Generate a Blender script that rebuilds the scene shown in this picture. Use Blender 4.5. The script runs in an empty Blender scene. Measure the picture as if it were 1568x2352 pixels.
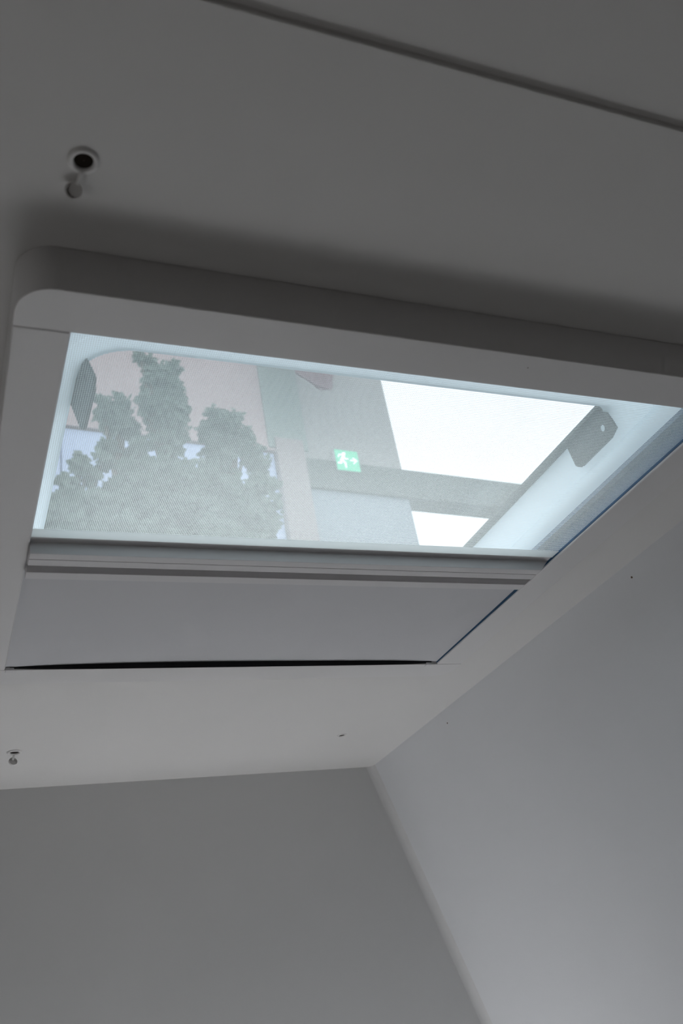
import bpy, bmesh, math, random
from mathutils import Vector, Matrix
random.seed(7)

# ------------------------------------------------------------------ camera
S = 0.30                      # metres per unit; one unit = height of the hatch frame above the lens
FPX = 2118.7                  # focal length in pixels of the 1568 x 2352 frame
AX = Vector((0.91938565, 0.05207889, 0.38989462))    # room axes seen from the camera (right, down, forward)
AY = Vector((-0.35827836, 0.52003427, 0.77537151))
AZ = AX.cross(AY)
sc = bpy.context.scene
C = sc.collection
cam = bpy.data.cameras.new('camera')
cam.sensor_fit = 'VERTICAL'; cam.sensor_height = 36.0; cam.sensor_width = 24.0
cam.lens = FPX / 2352 * 36.0
cam.clip_start = 0.02; cam.clip_end = 400
cam.dof.use_dof = True; cam.dof.focus_distance = 0.85; cam.dof.aperture_fstop = 16
cob = bpy.data.objects.new('camera', cam); C.objects.link(cob)
right = Vector((AX[0], AY[0], AZ[0])); down = Vector((AX[1], AY[1], AZ[1])); fwd = Vector((AX[2], AY[2], AZ[2]))
up = -down; back = -fwd
cob.matrix_world = Matrix(((right.x, up.x, back.x, 0), (right.y, up.y, back.y, 0), (right.z, up.z, back.z, 0), (0, 0, 0, 1)))
sc.camera = cob

# ------------------------------------------------------------------ sky, added fill lamps, exposure
w = bpy.data.worlds.new('overcast_sky'); sc.world = w; w.use_nodes = True
bg = w.node_tree.nodes['Background']
bg.inputs['Color'].default_value = (0.925, 0.965, 1.0, 1); bg.inputs['Strength'].default_value = 2.0

def area(name, loc, target, sx, sy, power, col):
    l = bpy.data.lights.new(name, 'AREA'); l.shape = 'RECTANGLE'; l.size = sx; l.size_y = sy
    l.energy = power; l.color = col
    o = bpy.data.objects.new(name, l); C.objects.link(o); o.location = loc
    d = Vector(target) - Vector(loc); o.rotation_euler = d.to_track_quat('-Z', 'Y').to_euler()
    return o
# fill lamp added in an invented, unseen rear opening, aimed down
wl = area('added_rear_fill', (0.22, 1.185, -0.25), (0.24, 1.00, -0.52), 0.66, 0.22, 2.45, (0.98, 0.985, 1.0))
wl.data.spread = math.radians(85)

# weaker fill lamp added in an invented, unseen opening on the left
area('added_side_fill', (-0.99, 0.22, -0.62), (0.2, 0.30, -0.35), 0.42, 0.32, 0.70, (1.0, 0.93, 0.87))

sc.view_settings.view_transform = 'Standard'; sc.view_settings.look = 'None'
sc.view_settings.gamma = 1.0; sc.view_settings.use_curve_mapping = False
sc.view_settings.exposure = 0.0

# ------------------------------------------------------------------ helpers
def ray(px, py):
    a, b = px - 784.0, py - 1176.0
    d = right * a + down * b + fwd * FPX
    return d.normalized()
def on_z(px, py, z):
    d = ray(px, py); return d * (z / d.z)
def U(x, y, z): return Vector((x * S, y * S, z * S))

def new_mat(name, col, rough=0.5, spec=0.5, noise=0.0, nscale=60.0, bump=0.0, bscale=400.0, coat=0.0):
    m = bpy.data.materials.new(name); m.use_nodes = True
    nt = m.node_tree; b = nt.nodes['Principled BSDF']
    b.inputs['Roughness'].default_value = rough; b.inputs['Specular IOR Level'].default_value = spec
    b.inputs['Coat Weight'].default_value = coat
    b.inputs['Base Color'].default_value = (*col, 1)
    tc = nt.nodes.new('ShaderNodeTexCoord')
    if noise:
        n = nt.nodes.new('ShaderNodeTexNoise'); n.inputs['Scale'].default_value = nscale; n.inputs['Detail'].default_value = 4
        r = nt.nodes.new('ShaderNodeValToRGB')
        r.color_ramp.elements[0].position = 0.3; r.color_ramp.elements[1].position = 0.7
        r.color_ramp.elements[0].color = (*[c * (1 - noise) for c in col], 1)
        r.color_ramp.elements[1].color = (*[min(1, c * (1 + noise)) for c in col], 1)
        nt.links.new(tc.outputs['Object'], n.inputs['Vector']); nt.links.new(n.outputs['Fac'], r.inputs['Fac'])
        nt.links.new(r.outputs['Color'], b.inputs['Base Color'])
    if bump:
        n2 = nt.nodes.new('ShaderNodeTexNoise'); n2.inputs['Scale'].default_value = bscale
        bp = nt.nodes.new('ShaderNodeBump'); bp.inputs['Strength'].default_value = bump; bp.inputs['Distance'].default_value = 0.0004
        nt.links.new(tc.outputs['Object'], n2.inputs['Vector']); nt.links.new(n2.outputs['Fac'], bp.inputs['Height'])
        nt.links.new(bp.outputs['Normal'], b.inputs['Normal'])
    return m

def translucent_mat(name, col, tcol, fac):
    m = bpy.data.materials.new(name); m.use_nodes = True; nt = m.node_tree
    out = nt.nodes['Material Output']; b = nt.nodes['Principled BSDF']
    b.inputs['Base Color'].default_value = (*col, 1); b.inputs['Roughness'].default_value = 0.45
    t = nt.nodes.new('ShaderNodeBsdfTranslucent'); t.inputs['Color'].default_value = (*tcol, 1)
    mx = nt.nodes.new('ShaderNodeMixShader'); mx.inputs['Fac'].default_value = fac
    nt.links.new(b.outputs[0], mx.inputs[1]); nt.links.new(t.outputs[0], mx.inputs[2]); nt.links.new(mx.outputs[0], out.inputs['Surface'])
    return m

def clear_mat(name, tint, gloss):
    m = bpy.data.materials.new(name); m.use_nodes = True; nt = m.node_tree
    out = nt.nodes['Material Output']; nt.nodes.remove(nt.nodes['Principled BSDF'])
    t = nt.nodes.new('ShaderNodeBsdfTransparent'); t.inputs['Color'].default_value = (*tint, 1)
    g = nt.nodes.new('ShaderNodeBsdfGlossy'); g.inputs['Roughness'].default_value = 0.03
    lw = nt.nodes.new('ShaderNodeLayerWeight'); lw.inputs['Blend'].default_value = 0.5
    pw = nt.nodes.new('ShaderNodeMath'); pw.operation = 'POWER'; pw.inputs[1].default_value = 5.0
    fr = nt.nodes.new('ShaderNodeMath'); fr.operation = 'MULTIPLY_ADD'; fr.inputs[1].default_value = 0.9; fr.inputs[2].default_value = gloss
    nt.links.new(lw.outputs['Facing'], pw.inputs[0]); nt.links.new(pw.outputs[0], fr.inputs[0])
    mx = nt.nodes.new('ShaderNodeMixShader')
    nt.links.new(fr.outputs[0], mx.inputs['Fac'])
    nt.links.new(t.outputs[0], mx.inputs[1]); nt.links.new(g.outputs[0], mx.inputs[2]); nt.links.new(mx.outputs[0], out.inputs['Surface'])
    return m

def emit_mat(name, col, strength):
    m = bpy.data.materials.new(name); m.use_nodes = True; nt = m.node_tree
    b = nt.nodes['Principled BSDF']; b.inputs['Base Color'].default_value = (*col, 1)
    b.inputs['Emission Color'].default_value = (*col, 1); b.inputs['Emission Strength'].default_value = strength
    return m

M = dict(
    ceiling=new_mat('ceiling_laminate', (0.70, 0.69, 0.68), 0.55, 0.3, 0.012, 9, 0.12, 900),
    wall_r=new_mat('side_wall_laminate', (0.70, 0.71, 0.73), 0.6, 0.25, 0.012, 7, 0.12, 900),
    wall_b=new_mat('back_wall_laminate', (0.66, 0.66, 0.66), 0.6, 0.25, 0.012, 7, 0.12, 900),
    bounce_mat=new_mat('pale_bounce', (0.80, 0.80, 0.80), 0.9, 0.1, 0.03, 40),
    floor=new_mat('floor_vinyl', (0.25, 0.24, 0.23), 0.6, 0.3, 0.15, 18),
    cabinet=new_mat('cabinet_veneer', (0.36, 0.33, 0.30), 0.6, 0.3, 0.2, 6),
    frame=new_mat('frame_plastic', (0.70, 0.69, 0.69), 0.42, 0.4, 0.0, 60, 0.10, 1500),
    bar=new_mat('bar_plastic', (0.66, 0.65, 0.66), 0.4, 0.4, 0.0, 60, 0.08, 1500),
    fabric=new_mat('blackout_fabric', (0.60, 0.60, 0.62), 0.8, 0.15, 0.012, 14, 0.25, 1800),
    dark=new_mat('slot_shade_black', (0.012, 0.012, 0.014), 0.7, 0.2, 0.1, 200),  # near-black that paints the shade inside the blind slot
    rail=new_mat('shade_navy_rail', (0.02, 0.085, 0.18), 0.4, 0.4, 0.1, 200),
    gasket=new_mat('grey_gasket', (0.10, 0.11, 0.105), 0.7, 0.2, 0.1, 200),
    bracket=new_mat('bracket_metal', (0.09, 0.095, 0.09), 0.5, 0.4, 0.08, 150),
    liner=translucent_mat('liner_plastic', (0.74, 0.87, 0.93), (0.74, 0.86, 0.92), 0.33),
    mesh=translucent_mat('screen_thread', (0.80, 0.81, 0.80), (0.82, 0.85, 0.83), 0.78),
    hem=translucent_mat('hem_fabric', (0.85, 0.87, 0.87), (0.92, 0.95, 0.95), 0.6),
    acrylic=clear_mat('lid_acrylic', (0.95, 0.97, 0.98), 0.03),
    cap=new_mat('cap_plastic', (0.72, 0.71, 0.70), 0.4, 0.4, 0.02, 200),
    hole=new_mat('hole_shade', (0.015, 0.011, 0.008), 0.8, 0.1, 0.2, 300),
    speck=new_mat('dirt', (0.13, 0.095, 0.07), 0.8, 0.2, 0.3, 900),
)

def mesh_obj(name, verts, faces, mat, parent=None, smooth=False, bevel=0.0, seg=3, angle=35):
    me = bpy.data.meshes.new(name); me.from_pydata([tuple(v) for v in verts], [], faces)
    bm = bmesh.new(); bm.from_mesh(me); bmesh.ops.recalc_face_normals(bm, faces=bm.faces); bm.to_mesh(me); bm.free()
    if mat: me.materials.append(mat)
    o = bpy.data.objects.new(name, me); C.objects.link(o)
    if parent: o.parent = parent
    if smooth or bevel:
        for p in me.polygons: p.use_smooth = True
    if bevel:
        b = o.modifiers.new('bevel', 'BEVEL'); b.width = bevel; b.segments = seg; b.limit_method = 'ANGLE'; b.angle_limit = math.radians(angle)
        o.modifiers.new('wn', 'WEIGHTED_NORMAL').keep_sharp = True
    elif smooth:
        try: me.set_sharp_from_angle(angle=math.radians(angle))
        except Exception: pass
    return o

class Geo:
    def __init__(s): s.v = []; s.f = []
    def add(s, vs, fs):
        n = len(s.v); s.v += [Vector(v) for v in vs]; s.f += [tuple(i + n for i in f) for f in fs]; return s
    def box(s, x0, x1, y0, y1, z0, z1):
        return s.add([(x0, y0, z0), (x1, y0, z0), (x1, y1, z0), (x0, y1, z0), (x0, y0, z1), (x1, y0, z1), (x1, y1, z1), (x0, y1, z1)],
                     [(0, 3, 2, 1), (4, 5, 6, 7), (0, 1, 5, 4), (1, 2, 6, 5), (2, 3, 7, 6), (3, 0, 4, 7)])
    def prism(s, poly, z0, z1):
        n = len(poly)
        return s.add([(p[0], p[1], z0) for p in poly] + [(p[0], p[1], z1) for p in poly],
                     [tuple(range(n))[::-1], tuple(range(n, 2 * n))] + [(i, (i + 1) % n, n + (i + 1) % n, n + i) for i in range(n)])
    def extrude_x(s, prof, x0, x1):
        n = len(prof)
        return s.add([(x0, p[0], p[1]) for p in prof] + [(x1, p[0], p[1]) for p in prof],
                     [tuple(range(n)), tuple(range(n, 2 * n))[::-1]] + [(i, n + i, n + (i + 1) % n, (i + 1) % n) for i in range(n)])
    def bar(s, prof, x0, x1):
        n = len(prof)
        return s.add([(x0 + .002 * max(0, z - 1) , y, z) for y, z in prof] + [(x1 * min(z, 1.0), y, z) for y, z in prof],
                     [tuple(range(n)), tuple(range(n, 2 * n))[::-1]] + [(i, n + i, n + (i + 1) % n, (i + 1) % n) for i in range(n)])
    def tube(s, a, b, r0, r1, n=10):
        a, b = Vector(a), Vector(b); d = (b - a).normalized(); u = d.orthogonal().normalized(); v = d.cross(u)
        vs = [p + (u * math.cos(t) + v * math.sin(t)) * r for p, r in ((a, r0), (b, r1)) for t in [2 * math.pi * i / n for i in range(n)]]
        return s.add(vs, [tuple(range(n)), tuple(range(n, 2 * n))] + [(i, (i + 1) % n, n + (i + 1) % n, n + i) for i in range(n)])
    def scaled(s, k):
        s.v = [v * k for v in s.v]; return s
    def build(s, name, mat, parent=None, **kw): return mesh_obj(name, s.v, s.f, mat, parent, **kw)

def empty(name, loc=(0, 0, 0)):
    o = bpy.data.objects.new(name, None); o.location = loc; o.empty_display_size = 0.05; C.objects.link(o); return o
def tag(o, label=None, cat=None, group=None, kind=None):
    for k, v in (('label', label), ('category', cat), ('group', group), ('kind', kind)):
        if v: o[k] = v
    return o
def adopt(parent, *obs):
    pm = Matrix.Translation(parent.location)
    for o in obs:
        o.parent = parent; o.matrix_parent_inverse = pm.inverted()

# ------------------------------------------------------------------ the room
ZC = 1.088 * S                 # ceiling underside
XR = 1.70 * 1.088 * S          # right wall at the ceiling
YB = 3.545 * 1.088 * S         # back wall
XL, YN, ZF = -1.0, -0.95, -1.60
LEAN = 0.2878                  # the side wall of the van leans outward going down
YS = 0.59 * S                  # panel step across the ceiling
HX0, HX1, HY0, HY1 = 0.10 * S, 1.515 * S, 1.04 * S, 2.50 * S   # hole behind the hatch frame

def ring_slab(x0, x1, y0, y1, hx0, hx1, hy0, hy1, z0, z1):
    g = Geo()
    o = [(x0, y0), (x1, y0), (x1, y1), (x0, y1)]; h = [(hx0, hy0), (hx1, hy0), (hx1, hy1), (hx0, hy1)]
    vs = [(*p, z0) for p in o] + [(*p, z0) for p in h] + [(*p, z1) for p in o] + [(*p, z1) for p in h]
    fs = []
    for i in range(4):
        j = (i + 1) % 4
        fs += [(i, j, 4 + j, 4 + i), (8 + i, 8 + j, 12 + j, 12 + i), (i, j, 8 + j, 8 + i), (4 + i, 4 + j, 12 + j, 12 + i)]
    return g.add(vs, fs)
tag(ring_slab(XL, XR + 0.02, YS, YB + 0.03, HX0, HX1, HY0, HY1, ZC, ZC + 0.009).build('ceiling', M['ceiling'], bevel=0.0035, seg=4),
    'smooth off-white ceiling panel around the roof hatch', kind='structure')
tag(Geo().box(XL, XR + 0.02, YN, YS + 0.004, ZC + 0.0030, ZC + 0.014).build('ceiling_panel', M['ceiling']),
    'off-white ceiling panel set slightly higher beyond the seam', kind='structure')
def lean_x(z): return XR + LEAN * (ZC - z)
# right wall (leaning), with thickness
xa, xb = lean_x(ZC + 0.009), lean_x(ZF)
g = Geo().add([(xa, YN, ZC + 0.009), (xb, YN, ZF), (xb, YB + 0.03, ZF), (xa, YB + 0.03, ZC + 0.009)] +
              [(xa + 0.04, YN, ZC + 0.009), (xb + 0.04, YN, ZF), (xb + 0.04, YB + 0.03, ZF), (xa + 0.04, YB + 0.03, ZC + 0.009)],
              [(0, 1, 2, 3), (4, 7, 6, 5), (0, 4, 5, 1), (1, 5, 6, 2), (2, 6, 7, 3), (3, 7, 4, 0)])
wall_right = tag(g.build('wall_right', M['wall_r']), 'pale grey side wall leaning outward below the ceiling', kind='structure')
WX0, WX1, WZ0, WZ1 = -0.14, 0.58, -0.38, -0.12     # unseen opening added for the rear fill lamp
zt = ZC + 0.009
o8 = [(XL - 0.04, ZF), (lean_x(ZF), ZF), (lean_x(zt), zt), (XL - 0.04, zt)]; h8 = [(WX0, WZ0), (WX1, WZ0), (WX1, WZ1), (WX0, WZ1)]
vs = [(x, y, z) for y in (YB, YB + 0.04) for lp in (o8, h8) for x, z in lp]; fs = []
for i in range(4):
    j = (i + 1) % 4
    fs += [(i, j, 4 + j, 4 + i), (8 + i, 8 + j, 12 + j, 12 + i), (i, j, 8 + j, 8 + i), (4 + i, 4 + j, 12 + j, 12 + i)]
tag(mesh_obj('wall_back', vs, fs, M['wall_b']), 'plain grey end wall below the far edge of the ceiling', kind='structure')
tag(Geo().box(XL - 0.04, xb + 0.04, YN - 0.04, YN, ZF, ZC + 0.014).build('wall_near', M['cabinet']), 'plain grey wall behind the viewer', kind='structure')
tag(Geo().box(XL - 0.04, xb + 0.04, YN - 0.04, YB + 0.04, ZF - 0.03, ZF).build('floor', M['floor']), 'grey vinyl van floor', kind='structure')
g = Geo(); dy0, dy1, dz0, dz1 = 0.0, 0.44, -0.79, -0.45  # unseen opening added for the side fill lamp
o8 = [(YN, ZF), (YB, ZF), (YB, ZC + .009), (YN, ZC + .009)]; h8 = [(dy0, dz0), (dy1, dz0), (dy1, dz1), (dy0, dz1)]
vs = [(x, y, z) for x in (XL - .04, XL) for lp in (o8, h8) for y, z in lp]; fs = []
for i in range(4):
    j = (i + 1) % 4
    fs += [(i, j, 4 + j, 4 + i), (8 + i, 8 + j, 12 + j, 12 + i), (i, j, 8 + j, 8 + i), (4 + i, 4 + j, 12 + j, 12 + i)]
tag(mesh_obj('wall_left', vs, fs, M['cabinet']), 'side wall on the left with a small opening added for fill light', kind='structure')
bouncer = empty('bounce_block', (0.0, 0.75, ZF)); tag(bouncer, 'unseen pale block added to bounce the rear fill light upward', 'bounce_block')  # unseen block added to throw the fill light up at the ceiling
adopt(bouncer, Geo().box(-0.55, 0.72, 0.76, YB - 0.01, ZF, -0.52).build('bounce_base', M['cabinet'], bevel=0.006), Geo().box(-0.55, 0.72, 0.76, YB - 0.01, -0.52, -0.41).build('bounce_top', M['bounce_mat'], bevel=0.03))
# soft cove in the corner between the two walls
rc = 0.012; n = 8; vs = []; fs = []
for z in (ZC + 0.004, ZF + 0.002):
    xw = lean_x(z)
    for i in range(n + 1):
        a = math.pi / 2 * i / n
        vs.append((xw - rc + rc * math.sin(a) + 0.0002, YB - rc + rc * math.cos(a) + 0.0002, z))
    vs.append((xw + 0.001, YB + 0.001, z))
k = n + 2
for i in range(k): fs.append((i, (i + 1) % k, k + (i + 1) % k, k + i))
fs += [tuple(range(k)), tuple(range(k, 2 * k))]
tag(mesh_obj('trim_1', vs, fs, M['wall_b'], smooth=True), 'soft rounded corner where the end wall meets the side wall', kind='structure')

# dirt specks, each a flattened crumb
def crumb(name, loc, normal, r, parent, seed):
    rnd = random.Random(seed); nrm = Vector(normal).normalized(); u = nrm.orthogonal().normalized(); v = nrm.cross(u)
    vs = [Vector(loc) + nrm * r * 0.45]; n = 9
    for i in range(n):
        t = 2 * math.pi * i / n; rr = r * rnd.uniform(0.55, 1.25)
        vs.append(Vector(loc) + (u * math.cos(t) + v * math.sin(t)) * rr - nrm * 0.0001)
    return mesh_obj(name, vs, [(0, 1 + i, 1 + (i + 1) % n) for i in range(n)] + [tuple(range(1, n + 1))[::-1]], M['speck'], parent, smooth=True, angle=80)
def on_right_wall(px, py):     # intersect with x + LEAN*z = XR + LEAN*ZC
    d = ray(px, py); return d * ((XR + LEAN * ZC) / (d.x + LEAN * d.z))
for i, (px, py, r) in enumerate(((1450, 1326, 0.0014), (1027, 1661, 0.0014))):
    crumb('dirt_speck', on_right_wall(px, py), (-1, 0, -LEAN), r, wall_right, i)

# ------------------------------------------------------------------ roof hatch
hatch = empty('roof_hatch', (0.8 * S, 1.77 * S, 1.0 * S))
tag(hatch, 'white plastic roof hatch frame with clear lid set in the ceiling', 'roof hatch')
FX0, FX1, FY0, FY1 = 0.070, 1.545, 1.010, 2.530      # outer outline
IX0, IX1, IY0, IY1 = 0.155, 1.455, 1.098, 2.430      # clear opening
ZT, ZI = 1.088, 1.058
def arc(cx, cy, r, a0, a1, n=8):
    return [(cx + r * math.cos(math.radians(a0 + (a1 - a0) * i / n)), cy + r * math.sin(math.radians(a0 + (a1 - a0) * i / n))) for i in range(n + 1)]
gap = 0.0003; R1 = 0.055; mid = 0.045
near = arc(FX0 + R1, FY0 + R1, R1, 180, 270) + arc(FX1 - R1, FY0 + R1, R1, 270, 360) + [(FX1, IY0 - gap), (FX0, IY0 - gap)]
near_t = arc(FX0 + R1, FY0 + R1, R1, 180, 270) + arc(FX1 - R1, FY0 + R1, R1, 270, 360) + [(FX1, FY0 + R1 + .002), (FX0, FY0 + R1 + .002)]
far = [(FX0, IY1 + gap), (FX1, IY1 + gap)] + arc(FX1 - R1, FY1 - R1, R1, 0, 90) + arc(FX0 + R1, FY1 - R1, R1, 90, 180)
far_t = [(FX0, FY1 - R1 - .002), (FX1, FY1 - R1 - .002)] + arc(FX1 - R1, FY1 - R1, R1, 0, 90) + arc(FX0 + R1, FY1 - R1, R1, 90, 180)
parts = []
for nm, A, B in (('frame_member', near, near_t), ('frame_member', far, far_t),
                 ('frame_member', [(FX0, IY0), (IX0, IY0), (IX0, IY1), (FX0, IY1)], [(FX0, FY0 + R1), (FX0 + mid, FY0 + R1), (FX0 + mid, FY1 - R1), (FX0, FY1 - R1)]),
                 ('frame_member', [(IX1, IY0), (FX1, IY0), (FX1, IY1), (IX1, IY1)], [(FX1 - mid, FY0 + R1), (FX1, FY0 + R1), (FX1, FY1 - R1), (FX1 - mid, FY1 - R1)])):
    g = Geo(); g.prism(A, 1.0, ZI); g.prism(B, ZI - 0.004, ZT); g.scaled(S)
    parts.append(g.build(nm, M['frame'], bevel=0.0010, seg=3))
parts.append(crumb('dirt_speck', on_z(1212, 845, S), (0, 0, -1), 0.0006, None, 11))
# channel walls behind the seams so that nothing shines through the joints
for (a0, a1, b0) in ((FX0 + .01, IX0 - .004, IY0), (IX1 + .004, FX1 - .01, IY0), (FX0 + .01, IX0 - .004, IY1), (IX1 + .004, FX1 - .01, IY1)):
    parts.append(Geo().box(a0, a1, b0 - .01, b0 + .01, 1.006, 1.05).scaled(S).build('joint_strip', M['gasket']))
# blind tracks on the inner faces; navy colour and ledge on the right add shade
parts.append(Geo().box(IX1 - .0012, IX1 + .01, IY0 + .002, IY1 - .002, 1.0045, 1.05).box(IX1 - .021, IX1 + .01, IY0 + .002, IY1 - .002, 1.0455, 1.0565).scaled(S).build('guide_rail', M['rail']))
parts.append(Geo().box(IX0 - .01, IX0 + .0012, IY0 + .002, IY1 - .002, 1.0045, 1.0565).scaled(S).build('guide_rail', M['bar']))
# black strip painting the slot's shade along the far member, low at the ends and deeper in the middle
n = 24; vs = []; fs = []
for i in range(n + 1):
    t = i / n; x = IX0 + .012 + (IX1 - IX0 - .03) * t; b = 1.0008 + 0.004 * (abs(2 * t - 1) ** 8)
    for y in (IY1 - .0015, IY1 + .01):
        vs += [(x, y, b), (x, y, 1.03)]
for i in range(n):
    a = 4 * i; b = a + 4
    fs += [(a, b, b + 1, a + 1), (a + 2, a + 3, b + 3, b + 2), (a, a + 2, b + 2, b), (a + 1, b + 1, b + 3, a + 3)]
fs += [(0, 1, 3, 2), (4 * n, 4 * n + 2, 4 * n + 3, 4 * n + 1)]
parts.append(mesh_obj('slot_shade', [Vector(v) * S for v in vs], fs, M['dark']))
# little end clips of the slot
for x in (IX0 + .012, IX1 - .028):
    parts.append(Geo().box(x - .011, x + .011, IY1 - .004, IY1 + .016, .9985, 1.006).scaled(S).build('end_clip', M['bar'], bevel=0.0006, seg=2))
# moulded liner rising to the lid
loops = [(.150, 1.464, 1.090, 2.46, .02, 1.050), (.158, 1.4525, 1.100, 2.45, .03, 1.060), (.160, 1.4480, 1.105, 2.45, .04, 1.066),
         (.165, 1.4360, 1.130, 2.45, .06, 1.078), (.168, 1.4330, 1.155, 2.45, .07, 1.092), (.170, 1.4350, 1.175, 2.45, .08, 1.103), (.172, 1.4420, 1.200, 2.45, .09, 1.113),
         (.173, 1.4520, 1.216, 2.45, .09, 1.1235), (.174, 1.4570, 1.224, 2.45, .09, 1.130), (.176, 1.4550, 1.236, 2.45, .09, 1.137),
         (.190, 1.4400, 1.282, 2.45, .10, 1.165), (.208, 1.4270, 1.335, 2.45, .10, 1.194), (.2125, 1.4245, 1.346, 2.45, .10, 1.200),
         (.2105, 1.4270, 1.344, 2.45, .10, 1.204), (.203, 1.435, 1.335, 2.46, .10, 1.205)]
vs = []; fs = []; na = 10
for (x0, x1, y0, y1, r, z) in loops:
    q = min(r, .03)
    lp = arc(x0 + r, y0 + r, r, 180, 270, na) + arc(x1 - q, y0 + q, q, 270, 360, na) + arc(x1 - r, y1 - r, r, 0, 90, na) + arc(x0 + r, y1 - r, r, 90, 180, na)
    vs += [Vector((p[0], p[1], z)) * S for p in lp]
k = 4 * (na + 1)
for a in range(len(loops) - 1):
    for i in range(k):
        fs.append((a * k + i, a * k + (i + 1) % k, (a + 1) * k + (i + 1) % k, (a + 1) * k + i))
parts.append(mesh_obj('liner', vs, fs, M['liner'], smooth=True, angle=50))
# grey gasket ring under the lid
def ring_loop(x0, x1, y0, y1, r, q=.012): return arc(x0 + r, y0 + r, r, 180, 270, na) + arc(x1 - q, y0 + q, q, 270, 360, na) + arc(x1 - r, y1 - r, r, 0, 90, na) + arc(x0 + r, y1 - r, r, 90, 180, na)
inn = ring_loop(.208, 1.404, 1.341, 2.43, .09); out = ring_loop(.188, 1.45, 1.32, 2.47, .11)
vs = []; 
for z in (1.2045, 1.214): vs += [Vector((*p, z)) * S for p in inn] + [Vector((*p, z)) * S for p in out]
fs = []
for i in range(k):
    j = (i + 1) % k
    fs += [(i, j, k + j, k + i), (2 * k + i, 2 * k + j, 3 * k + j, 3 * k + i), (i, j, 2 * k + j, 2 * k + i), (k + i, k + j, 3 * k + j, 3 * k + i)]
parts.append(mesh_obj('gasket', vs, fs, M['gasket']))
# clear lid: shallow pillow of acrylic
nx, ny = 12, 12; vs = []; fs = []
for lay in (0, 1):
    for j in range(ny + 1):
        for i in range(nx + 1):
            a, b = i / nx, j / ny
            vs.append(Vector((.18 + 1.28 * a, 1.31 + 1.17 * b, 1.215 + 0.035 * (16 * a * (1 - a) * b * (1 - b)) ** 0.7 + 0.012 * lay)) * S)
K = (nx + 1) * (ny + 1)
for lay in (0, 1):
    for j in range(ny):
        for i in range(nx):
            a = lay * K + j * (nx + 1) + i; fs.append((a, a + 1, a + nx + 2, a + nx + 1))
for i in range(nx):
    for q in (i, ny * (nx + 1) + i): fs.append((q, q + 1, K + q + 1, K + q))
for j in range(ny):
    for q in (j * (nx + 1), j * (nx + 1) + nx): fs.append((q, q + nx + 1, K + q + nx + 1, K + q))
parts.append(mesh_obj('lid', vs, fs, M['acrylic'], smooth=True, angle=60))
# hinge plates with a hole, one by each near corner of the lid
def plate(poly, hole, hr, th, to3d, name):
    n = len(poly); m = 14
    bm = bmesh.new(); ov = [bm.verts.new((p[0], p[1], 0)) for p in poly]
    hv = [bm.verts.new((hole[0] + hr * math.cos(2 * math.pi * i / m), hole[1] + hr * math.sin(2 * math.pi * i / m), 0)) for i in range(m)]
    es = [bm.edges.new((ov[i], ov[(i + 1) % n])) for i in range(n)] + [bm.edges.new((hv[i], hv[(i + 1) % m])) for i in range(m)]
    bmesh.ops.triangle_fill(bm, use_beauty=True, use_dissolve=False, edges=es)
    r = bmesh.ops.extrude_face_region(bm, geom=list(bm.faces))
    for v in [e for e in r['geom'] if isinstance(e, bmesh.types.BMVert)]: v.co.z = th
    for v in bm.verts: v.co = to3d(v.co) * S
    bmesh.ops.recalc_face_normals(bm, faces=bm.faces)
    me = bpy.data.meshes.new(name); bm.to_mesh(me); bm.free(); me.materials.append(M['bracket'])
    o = bpy.data.objects.new(name, me); C.objects.link(o); return o
outl = [(1.362, 1.200), (1.385, 1.206), (1.500, 1.206), (1.512, 1.200), (1.520, 1.150), (1.512, 1.141), (1.500, 1.138), (1.380, 1.138), (1.352, 1.147), (1.351, 1.165), (1.352, 1.190)]
parts.append(plate(outl, (1.388, 1.170), .009, .006, lambda c: Vector((1.4235 - c.z + (1.2 - c.y) * 0.30, c.x, c.y)), 'hinge_plate'))
parts.append(plate(outl, (1.388, 1.170), .009, .006, lambda c: Vector((.2130 + c.z + (1.2 - c.y) * 0.36, c.x + .018, c.y)), 'hinge_plate'))
adopt(hatch, *parts)

# ------------------------------------------------------------------ fly screen
KB = 1.012
screen = empty('fly_screen', (0.8 * S, 1.72 * S, 1.0 * S))
tag(screen, 'white fine-mesh fly screen pulled across the glazed half of the hatch', 'fly screen')
g = Geo(); ZM = 1.0095
mx0, mx1, my0, my1 = .148, 1.4535, 1.092, 1.735
px_, py_ = 0.0037, 0.0050; wx, wy = px_ * 0.29, py_ * 0.27
x = mx0
while x < mx1:
    g.add([(x, my0, ZM), (x + wx, my0, ZM), (x + wx, my1, ZM), (x, my1, ZM)], [(0, 1, 2, 3)]); x += px_
y = my0
while y < my1:
    g.add([(mx0, y, ZM + .0005), (mx1, y, ZM + .0005), (mx1, y + wy, ZM + .0005), (mx0, y + wy, ZM + .0005)], [(0, 1, 2, 3)]); y += py_
threads = tag(g.scaled(S).build('screen_mesh', M['mesh']), 'fine white woven threads', kind='stuff')
prof = [(1.716, 1.017), (1.716, .997), (1.736, .997), (1.738, .970), (1.7625, .970), (1.7625, 1.017)]
fly_bar = Geo().bar([(a * KB, b * KB) for a, b in prof], IX0 + .0015, IX1 - .0025).scaled(S).build('pull_bar', M['bar'], bevel=0.0003, seg=2)
hem = Geo().box(mx0, mx1, 1.7035, 1.7362, ZM - .0012, ZM - .0004).scaled(S).build('hem', M['hem'])
adopt(screen, threads, fly_bar, hem)
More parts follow.
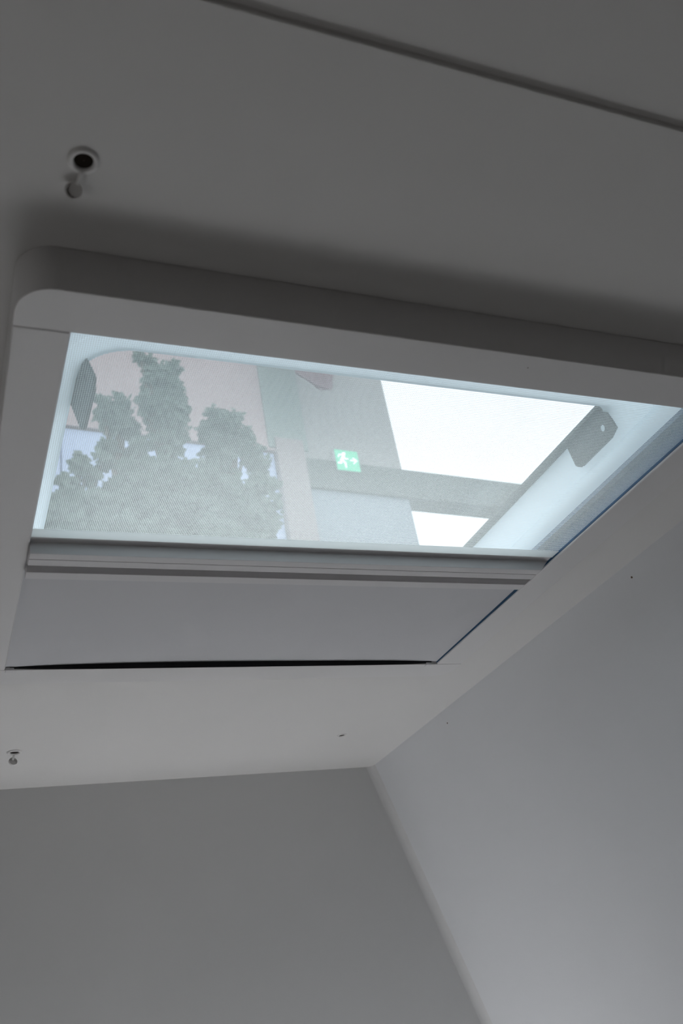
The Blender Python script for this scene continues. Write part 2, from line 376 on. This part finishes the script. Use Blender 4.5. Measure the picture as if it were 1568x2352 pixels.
# ------------------------------------------------------------------ blackout blind
blind = empty('blackout_blind', (0.8 * S, 2.1 * S, 1.0 * S))
tag(blind, 'plain grey blackout roller blind drawn halfway from the far side of the hatch', 'roller blind')
prof = [(1.7640, 1.017), (1.7640, .970), (1.790, .970), (1.791, .990), (1.820, .990), (1.820, .970), (1.850, .970), (1.850, 1.017)]
bb = Geo().bar([(a * KB, b * KB) for a, b in prof], IX0 + .0015, IX1 - .0025).scaled(S).build('pull_bar', M['bar'], bevel=0.0003, seg=2)
nx, ny = 30, 14; vs = []; fs = []
for lay in (0, .002):
    for j in range(ny + 1):
        for i in range(nx + 1):
            a, b = i / nx, j / ny
            xx = IX0 - .003 + (IX1 - IX0 + .0045) * a; yy = 1.862 + (IY1 + .02 - 1.862) * b
            zz = 1.0135 + .0008 * math.sin(a * 9 + 1.3) * math.sin(b * 5) + .004 * (4 * a * (1 - a)) * b - 0.006 * b * (abs(2 * a - 1) ** 6)
            vs.append(Vector((xx, yy, zz + lay)) * S)
K = (nx + 1) * (ny + 1)
for lay in (0, 1):
    for j in range(ny):
        for i in range(nx):
            a = lay * K + j * (nx + 1) + i; fs.append((a, a + 1, a + nx + 2, a + nx + 1))
fab = mesh_obj('fabric', vs, fs, M['fabric'], smooth=True, angle=80)
adopt(blind, bb, fab)

# ------------------------------------------------------------------ screw cap holders on the ceiling
def lathe(prof, n=24):
    vs = []; fs = []
    for r, z in prof:
        for i in range(n):
            t = 2 * math.pi * i / n; vs.append((r * math.cos(t), r * math.sin(t), z))
    for a in range(len(prof) - 1):
        for i in range(n): fs.append((a * n + i, a * n + (i + 1) % n, (a + 1) * n + (i + 1) % n, (a + 1) * n + i))
    return vs, fs
def cap_ring(loc, k, lid_off=None, lid_rot=(0, 0, 0), label=''):
    e = empty('screw_cap', loc); tag(e, label, 'screw cap', 'screw caps on the ceiling')
    vs, fs = lathe([(.0072, .0006), (.0069, -.0006), (.0062, -.0013), (.0054, -.0016), (.0046, -.0013), (.0042, -.0003), (.0041, .0006)])
    mesh_obj('cap_ring', [Vector(v) * k for v in vs], fs, M['cap'], e, smooth=True, angle=60)
    vs, fs = lathe([(.0044, -.0001), (.0030, -.00030), (.0001, -.00035)])  # dark disc on solid ceiling, painted as the shade of a deep hole
    mesh_obj('hole_shade_disc', [Vector(v) * k for v in vs], fs, M['hole'], e, smooth=True)
    if lid_off:
        vs, fs = lathe([(.0001, 0), (.0036, 0), (.0040, .0004), (.0040, .0022), (.0034, .0022), (.0033, .0008), (.0001, .0008)])
        o = mesh_obj('cap_lid', [Vector(v) * k for v in vs], fs, M['cap'], e, smooth=True, angle=50)
        o.location = lid_off; o.rotation_euler = lid_rot
        st = Geo().tube(Vector((0, .0055, -.0012)) * k, Vector(lid_off) * 0.75 + Vector((0, 0, -.0003)), .0011 * k, .0009 * k, 8).build('strap', M['cap'], e, smooth=True)
    return e
cap_ring(on_z(192, 368, ZC), 0.92, (-.0018, .0138, -.0030), (math.radians(128), 0, math.radians(-25)), 'open screw cap with a dark hole and dangling lid above the hatch corner')
cap_ring(on_z(33, 1727, ZC), 1.15, (-.001, .012, -.0075), (math.radians(75), 0, math.radians(20)), 'screw cap with a dangling lid on the far ceiling at the left edge')
cap_ring(on_z(785, 1688, ZC), 0.85, None, (0, 0, 0), 'small screw cap without a lid on the ceiling near the wall corner')

# ------------------------------------------------------------------ outside, seen through the hatch
TH = math.radians(3.78)
UD = Vector((math.cos(TH), math.sin(TH), 0)); ND = Vector((-math.sin(TH), math.cos(TH), 0))
ZG = -2.2
def ext(px, py, D):
    d = ray(px, py); return d * (D / d.dot(ND))
def uz(px, py, D):
    q = ext(px, py, D); return q.dot(UD), q.z
def slab(name, u0, u1, z0, z1, D0, D1, mat, parent=None, bevel=0.0):
    g = Geo(); vs = []
    for D in (D0, D1):
        for (u, z) in ((u0, z0), (u1, z0), (u1, z1), (u0, z1)): vs.append(UD * u + ND * D + Vector((0, 0, z)))
    g.add(vs, [(0, 1, 2, 3), (4, 7, 6, 5), (0, 4, 5, 1), (1, 5, 6, 2), (2, 6, 7, 3), (3, 7, 4, 0)])
    return g.build(name, mat, parent, bevel=bevel, seg=1)
M['plaster'] = new_mat('pink_plaster', (0.36, 0.285, 0.285), 0.8, 0.2, 0.03, 1.5)
M['plaster2'] = new_mat('grey_plaster', (0.27, 0.265, 0.26), 0.8, 0.2, 0.03, 1.5)
M['column'] = new_mat('pale_column', (0.27, 0.235, 0.235), 0.8, 0.2, 0.03, 2)
M['greenpanel'] = new_mat('green_grey_panel', (0.20, 0.235, 0.22), 0.7, 0.2, 0.03, 2)
M['beam'] = new_mat('grey_steel_beam', (0.085, 0.098, 0.09), 0.6, 0.3, 0.05, 3)
M['bluepane'] = new_mat('pale_blue_glazing', (0.40, 0.47, 0.64), 0.25, 0.5, 0.02, 1)
M['lowpane'] = new_mat('blue_grey_cladding', (0.20, 0.235, 0.27), 0.5, 0.3, 0.03, 1)
M['ground'] = new_mat('asphalt', (0.22, 0.22, 0.22), 0.9, 0.2, 0.2, 3)
M['leaf'] = translucent_mat('leaf_green', (0.10, 0.14, 0.115), (0.12, 0.18, 0.13), 0.25)
M['bark'] = new_mat('bark', (0.12, 0.10, 0.08), 0.9, 0.1, 0.3, 20)
M['maroon'] = new_mat('maroon_cloth', (0.13, 0.075, 0.085), 0.8, 0.2, 0.1, 40)
M['sign_green'] = emit_mat('sign_green', (0.10, 0.50, 0.30), 0.55)
M['sign_white'] = emit_mat('sign_white', (0.8, 0.85, 0.85), 0.9)
M['sign_box'] = new_mat('sign_case', (0.6, 0.62, 0.62), 0.5, 0.4, 0.02, 20)

tag(Geo().box(-25, 40, 1.6, 30, ZG - 0.1, ZG).build('ground', M['ground']), 'grey paved ground outside the van', kind='structure')
D = 9.0
bld = empty('hall_building', UD * 4.5 + ND * D + Vector((0, 0, ZG)))
tag(bld, 'pale plastered building with a grey beam, seen through the hatch', 'building')
ue = uz(920, 1068, D)[0]                # right vertical edge of the wall
uc0 = uz(652, 1160, D)[0]; uc1 = uz(716, 1160, D)[0]
zgl = uz(300, 994, D)[1]                # top of the pale blue glazing
zb1 = uz(930, 1084, D)[1]; zb0 = uz(930, 1146, D)[1]
ztop = uz(400, 740, D)[1] + 0.4
ul = uz(-260, 1000, D)[0]
bp = [slab('upper_wall', ul, uc0 + .05, zgl, ztop, D, D + .3, M['plaster'])]
npan = 5
for i in range(npan):
    a = ul + (uc0 - ul) * i / npan; b = ul + (uc0 - ul) * (i + 1) / npan
    bp.append(slab('glazing_pane', a + .012, b - .012, 0.2, zgl - .015, D + .05, D + .09, M['bluepane']))
bp.append(slab('plinth', ul, uc0 + .05, ZG, 0.2, D, D + .3, M['plaster2']))
bp.append(slab('glazing_backing', ul, uc0 + .05, 0.2, zgl, D + .1, D + .3, M['bluepane']))
ug0 = uz(604, 940, D)[0]; ug1 = uz(690, 940, D)[0]
bp.append(slab('facade_strip', ug0, ug1, uz(640, 1030, D)[1], ztop, D - .02, D, M['greenpanel']))
bp.append(slab('column', uc0, uc1, ZG, uz(680, 1015, D)[1], D - .05, D + .3, M['column']))
bp.append(slab('side_wall', uc0 + .05, ue, zb1, ztop, D, D + .3, M['plaster2']))
bp.append(slab('lower_wall', uc1, ue, ZG, zb0, D, D + .3, M['lowpane']))
ur = uz(1330, 1140, D)[0] + 4
bp.append(slab('beam', uc1, ur, zb0, zb1, D - .05, D + .28, M['beam']))
bp.append(slab('column', ur - .3, ur, ZG, zb0, D - .04, D + .26, M['column']))
rod = uz(1132, 1175, D)
bp.append(slab('hanging_rod', rod[0] - .012, rod[0] + .012, zb0 - .16, zb0, D + .05, D + .075, M['beam']))
adopt(bld, *bp)

# exit sign, drawn in its own square
def sgn(zx, zy):                       # measured on an enlarged view of the sign
    dx, dy = zx - 528, zy - 408
    det = 407 * 382 - 29 * 62
    return ((dx * 382 - dy * 62) / det, (407 * dy - 29 * dx) / det)
su0, sz1 = uz(767.3, 1032, D - .07); su1, sz0 = uz(827.6, 1084.6, D - .07)
su1 = uz(819.3, 1035.7, D - .07)[0] * .5 + su1 * .5; su0 = su0 * .5 + uz(775.3, 1080.8, D - .07)[0] * .5
def sp(q, d): return UD * (su0 + (su1 - su0) * q[0]) + ND * d + Vector((0, 0, sz1 + (sz0 - sz1) * q[1]))
sign = empty('exit_sign', UD * (su0 + su1) * .5 + ND * D + Vector((0, 0, sz0)))
tag(sign, 'square green exit sign with white running figure and right arrow', 'exit sign')
ps = [slab('sign_case', su0 + .004, su1 - .004, sz0 + .004, sz1 - .004, D - .066, D, M['sign_box']), slab('sign_face', su0, su1, sz0, sz1, D - .075, D - .066, M['sign_green'])]
def stroke(g, pts, wpx, d0, d1):
    pts = [Vector(q) for q in pts]
    for a, b in zip(pts[:-1], pts[1:]):
        t = (b - a).normalized(); nrm = Vector((-t.y, t.x)); h = wpx / 2
        loop = []
        for c, base in ((b, math.atan2(nrm.y, nrm.x)), (a, math.atan2(-nrm.y, -nrm.x))):
            for i in range(7):
                ang = base - math.pi * i / 6; loop.append((c.x + h * math.cos(ang), c.y + h * math.sin(ang)))
        n = len(loop); L = [sgn(*q) for q in loop]
        g.add([sp(q, d0) for q in L] + [sp(q, d1) for q in L], [tuple(range(n)), tuple(range(n, 2 * n))[::-1]] + [(i, (i + 1) % n, n + (i + 1) % n, n + i) for i in range(n)])
fig = Geo(); d0, d1 = D - .079, D - .0745
stroke(fig, [(690, 488), (694, 494)], 64, d0, d1)                       # head
stroke(fig, [(687, 535), (663, 600)], 52, d0 - .0003, d1)               # trunk
stroke(fig, [(660, 512), (615, 505), (600, 545)], 24, d0 - .0006, d1)   # rear arm
stroke(fig, [(705, 555), (722, 588), (768, 582)], 24, d0 - .0009, d1)   # front arm
stroke(fig, [(645, 610), (650, 668), (603, 664)], 34, d0 - .0012, d1)   # rear leg
stroke(fig, [(672, 610), (722, 668), (736, 738)], 32, d0 - .0015, d1)   # front leg
arr = Geo(); stroke(arr, [(815, 608), (905, 614)], 24, d0, d1); stroke(arr, [(858, 568), (925, 616), (874, 664)], 24, d0 - .0003, d1)
ps += [fig.build('running_figure', M['sign_white']), arr.build('arrow', M['sign_white'])]
adopt(sign, *ps)

# maroon banner hanging in front of the wall
poly = [(640, 600), (790, 612), (765, 869), (764, 892), (758, 896), (737, 894), (727, 888), (716, 880), (690, 862), (680, 855)]
DB = 8.2
g = Geo(); n = len(poly); F = []; Bk = []
for i, (a, b) in enumerate(poly):
    u, z = uz(a, b, DB); wv = .02 * math.sin(u * 25)
    F.append(UD * u + ND * (DB + wv) + Vector((0, 0, z))); Bk.append(UD * u + ND * (DB + wv + .008) + Vector((0, 0, z)))
g.add(F + Bk, [tuple(range(n)), tuple(range(n, 2 * n))[::-1]] + [(i, (i + 1) % n, n + (i + 1) % n, n + i) for i in range(n)])
ban = empty('banner', ext(725, 845, DB)); tag(ban, 'dull maroon banner corner hanging at the top rim of the hatch view', 'banner')
pu0, pz = uz(640, 600, DB); pu1, _ = uz(790, 612, DB)
pole = Geo().tube(UD * (pu0 - .05) + ND * DB + Vector((0, 0, pz)), UD * (pu1 + .05) + ND * DB + Vector((0, 0, pz)), .02, .02)
pole.tube(UD * (pu0 + .15) + ND * DB + Vector((0, 0, pz)), UD * (pu0 + .15) + ND * (D + .02) + Vector((0, 0, pz)), .02, .02)
adopt(ban, g.build('cloth', M['maroon']), pole.build('bracket_arm', M['beam'], smooth=True))

# trees: trunk and leafy crown
GAPS = [(180, 1000, 34), (150, 1040, 26), (208, 1005, 22), (283, 1018, 10), (280, 1010, 8), (345, 1043, 8), (362, 1047, 8), (368, 1018, 5), (433, 1033, 13), (430, 1050, 7), (455, 1024, 8),
        (456, 1071, 6), (212, 1064, 9), (262, 1083, 9), (183, 1100, 10), (238, 1098, 12), (218, 1120, 10), (543, 1058, 9), (560, 1088, 12), (606, 1132, 7), (130, 1115, 8), (625, 1080, 9), (632, 1070, 8)]
def tree(name, label, base_px, Dt, blobs, dens, seed, leaf=0.075):
    rnd = random.Random(seed)
    u0, _ = uz(base_px[0], base_px[1], Dt)
    foot = UD * u0 + ND * Dt; e = empty(name, (foot.x, foot.y, ZG)); tag(e, label, 'tree', 'trees outside the hatch')
    top = uz(base_px[0], base_px[1], Dt)[1]
    t = Geo().tube((foot.x, foot.y, ZG), (foot.x, foot.y, top), .07, .02, 9)
    g = Geo()
    for (bx, by, rx, ry) in blobs:
        c = ext(bx, by, Dt); k = c.length / FPX; RX, RY = rx * k, ry * k
        rd = max(RX, RY) * 0.9
        N = int(dens * (rx * ry) / 100.0) + 18
        for _ in range(N):
            while True:
                q = Vector((rnd.uniform(-1, 1), rnd.uniform(-1, 1), rnd.uniform(-1, 1)))
                if q.length < 1: break
            P = c + UD * q.x * RX + ND * q.y * rd + Vector((0, 0, q.z * RY))
            dd = Vector((P.dot(right), P.dot(down), P.dot(fwd))); X, Y = 784 + FPX * dd.x / dd.z, 1176 + FPX * dd.y / dd.z
            if any((X - gx) ** 2 + (Y - gy) ** 2 < (gr + 8) ** 2 for gx, gy, gr in GAPS): continue
            L = leaf * rnd.uniform(.55, 1.15); a = Vector((rnd.gauss(0, 1), rnd.gauss(0, .6), rnd.gauss(-.3, .8))).normalized()
            b = a.cross(Vector((rnd.gauss(0, .5), -1, rnd.gauss(0, .6)))).normalized(); nn = a.cross(b)
            W = L * .34
            g.add([P, P + a * L * .35 + b * W - nn * L * .05, P + a * L * .75 + b * W * .7, P + a * L, P + a * L * .75 - b * W * .7, P + a * L * .35 - b * W - nn * L * .05, P + a * L * .5 + nn * L * .06],
                  [(0, 1, 6), (1, 2, 6), (2, 3, 6), (3, 4, 6), (4, 5, 6), (5, 0, 6)])
        t.tube((foot.x, foot.y, min(top, c.z) - .5), c, .03, .012, 6)
    me = bpy.data.meshes.new('foliage'); me.from_pydata([tuple(v) for v in g.v], [], g.f); me.materials.append(M['leaf'])
    fo = bpy.data.objects.new('foliage', me); C.objects.link(fo); fo['kind'] = 'stuff'
    tr = t.build('trunk', M['bark'], smooth=True)
    adopt(e, fo, tr)
    return e
tree('leafy_tree', 'tall narrow grey-green tree rising highest through the mesh', (372, 1000), 7.0,
     [(338, 830, 20, 16), (398, 846, 18, 18), (365, 868, 40, 30), (388, 900, 34, 34), (372, 945, 50, 40), (385, 985, 48, 36), (330, 925, 14, 26), (365, 1030, 58, 26), (322, 820, 14, 8), (412, 935, 20, 26)], 26, 1)
tree('leafy_tree', 'rounded shorter grey-green tree left of the tallest tree', (268, 1040), 7.2,
     [(277, 930, 24, 24), (240, 945, 24, 22), (268, 965, 36, 30), (232, 918, 14, 12), (285, 990, 40, 28), (300, 1035, 40, 28), (250, 1030, 26, 22)], 26, 2)
tree('leafy_tree', 'broad grey-green tree right of the tallest tree', (525, 1050), 7.3,
     [(492, 950, 22, 16), (530, 960, 28, 20), (505, 980, 40, 24), (545, 1000, 40, 30), (490, 1025, 44, 30), (560, 1040, 40, 30), (520, 1070, 60, 34), (600, 1080, 36, 40), (470, 990, 22, 18)], 26, 3)
tree('leafy_tree', 'low spiky-leaved tree in front of the pale blue glazing', (175, 1110), 6.8,
     [(182, 1060, 20, 22), (196, 1085, 26, 20), (150, 1110, 24, 14), (215, 1105, 34, 22), (160, 1150, 44, 30), (255, 1120, 40, 30), (235, 1060, 24, 18)], 24, 4, 0.09)
tree('leafy_tree', 'wide dense grey-green treetop filling the lower part of the view', (400, 1150), 6.6,
     [(140, 1200, 60, 44), (230, 1180, 70, 50), (320, 1130, 60, 50), (330, 1200, 80, 56), (420, 1120, 60, 46), (430, 1190, 80, 60), (520, 1140, 60, 50), (540, 1200, 74, 60), (598, 1180, 44, 60), (600, 1120, 34, 30), (360, 1080, 50, 30), (450, 1085, 44, 26), (300, 1080, 36, 24), (250, 1260, 150, 40), (480, 1280, 150, 50)], 17, 5, 0.10)
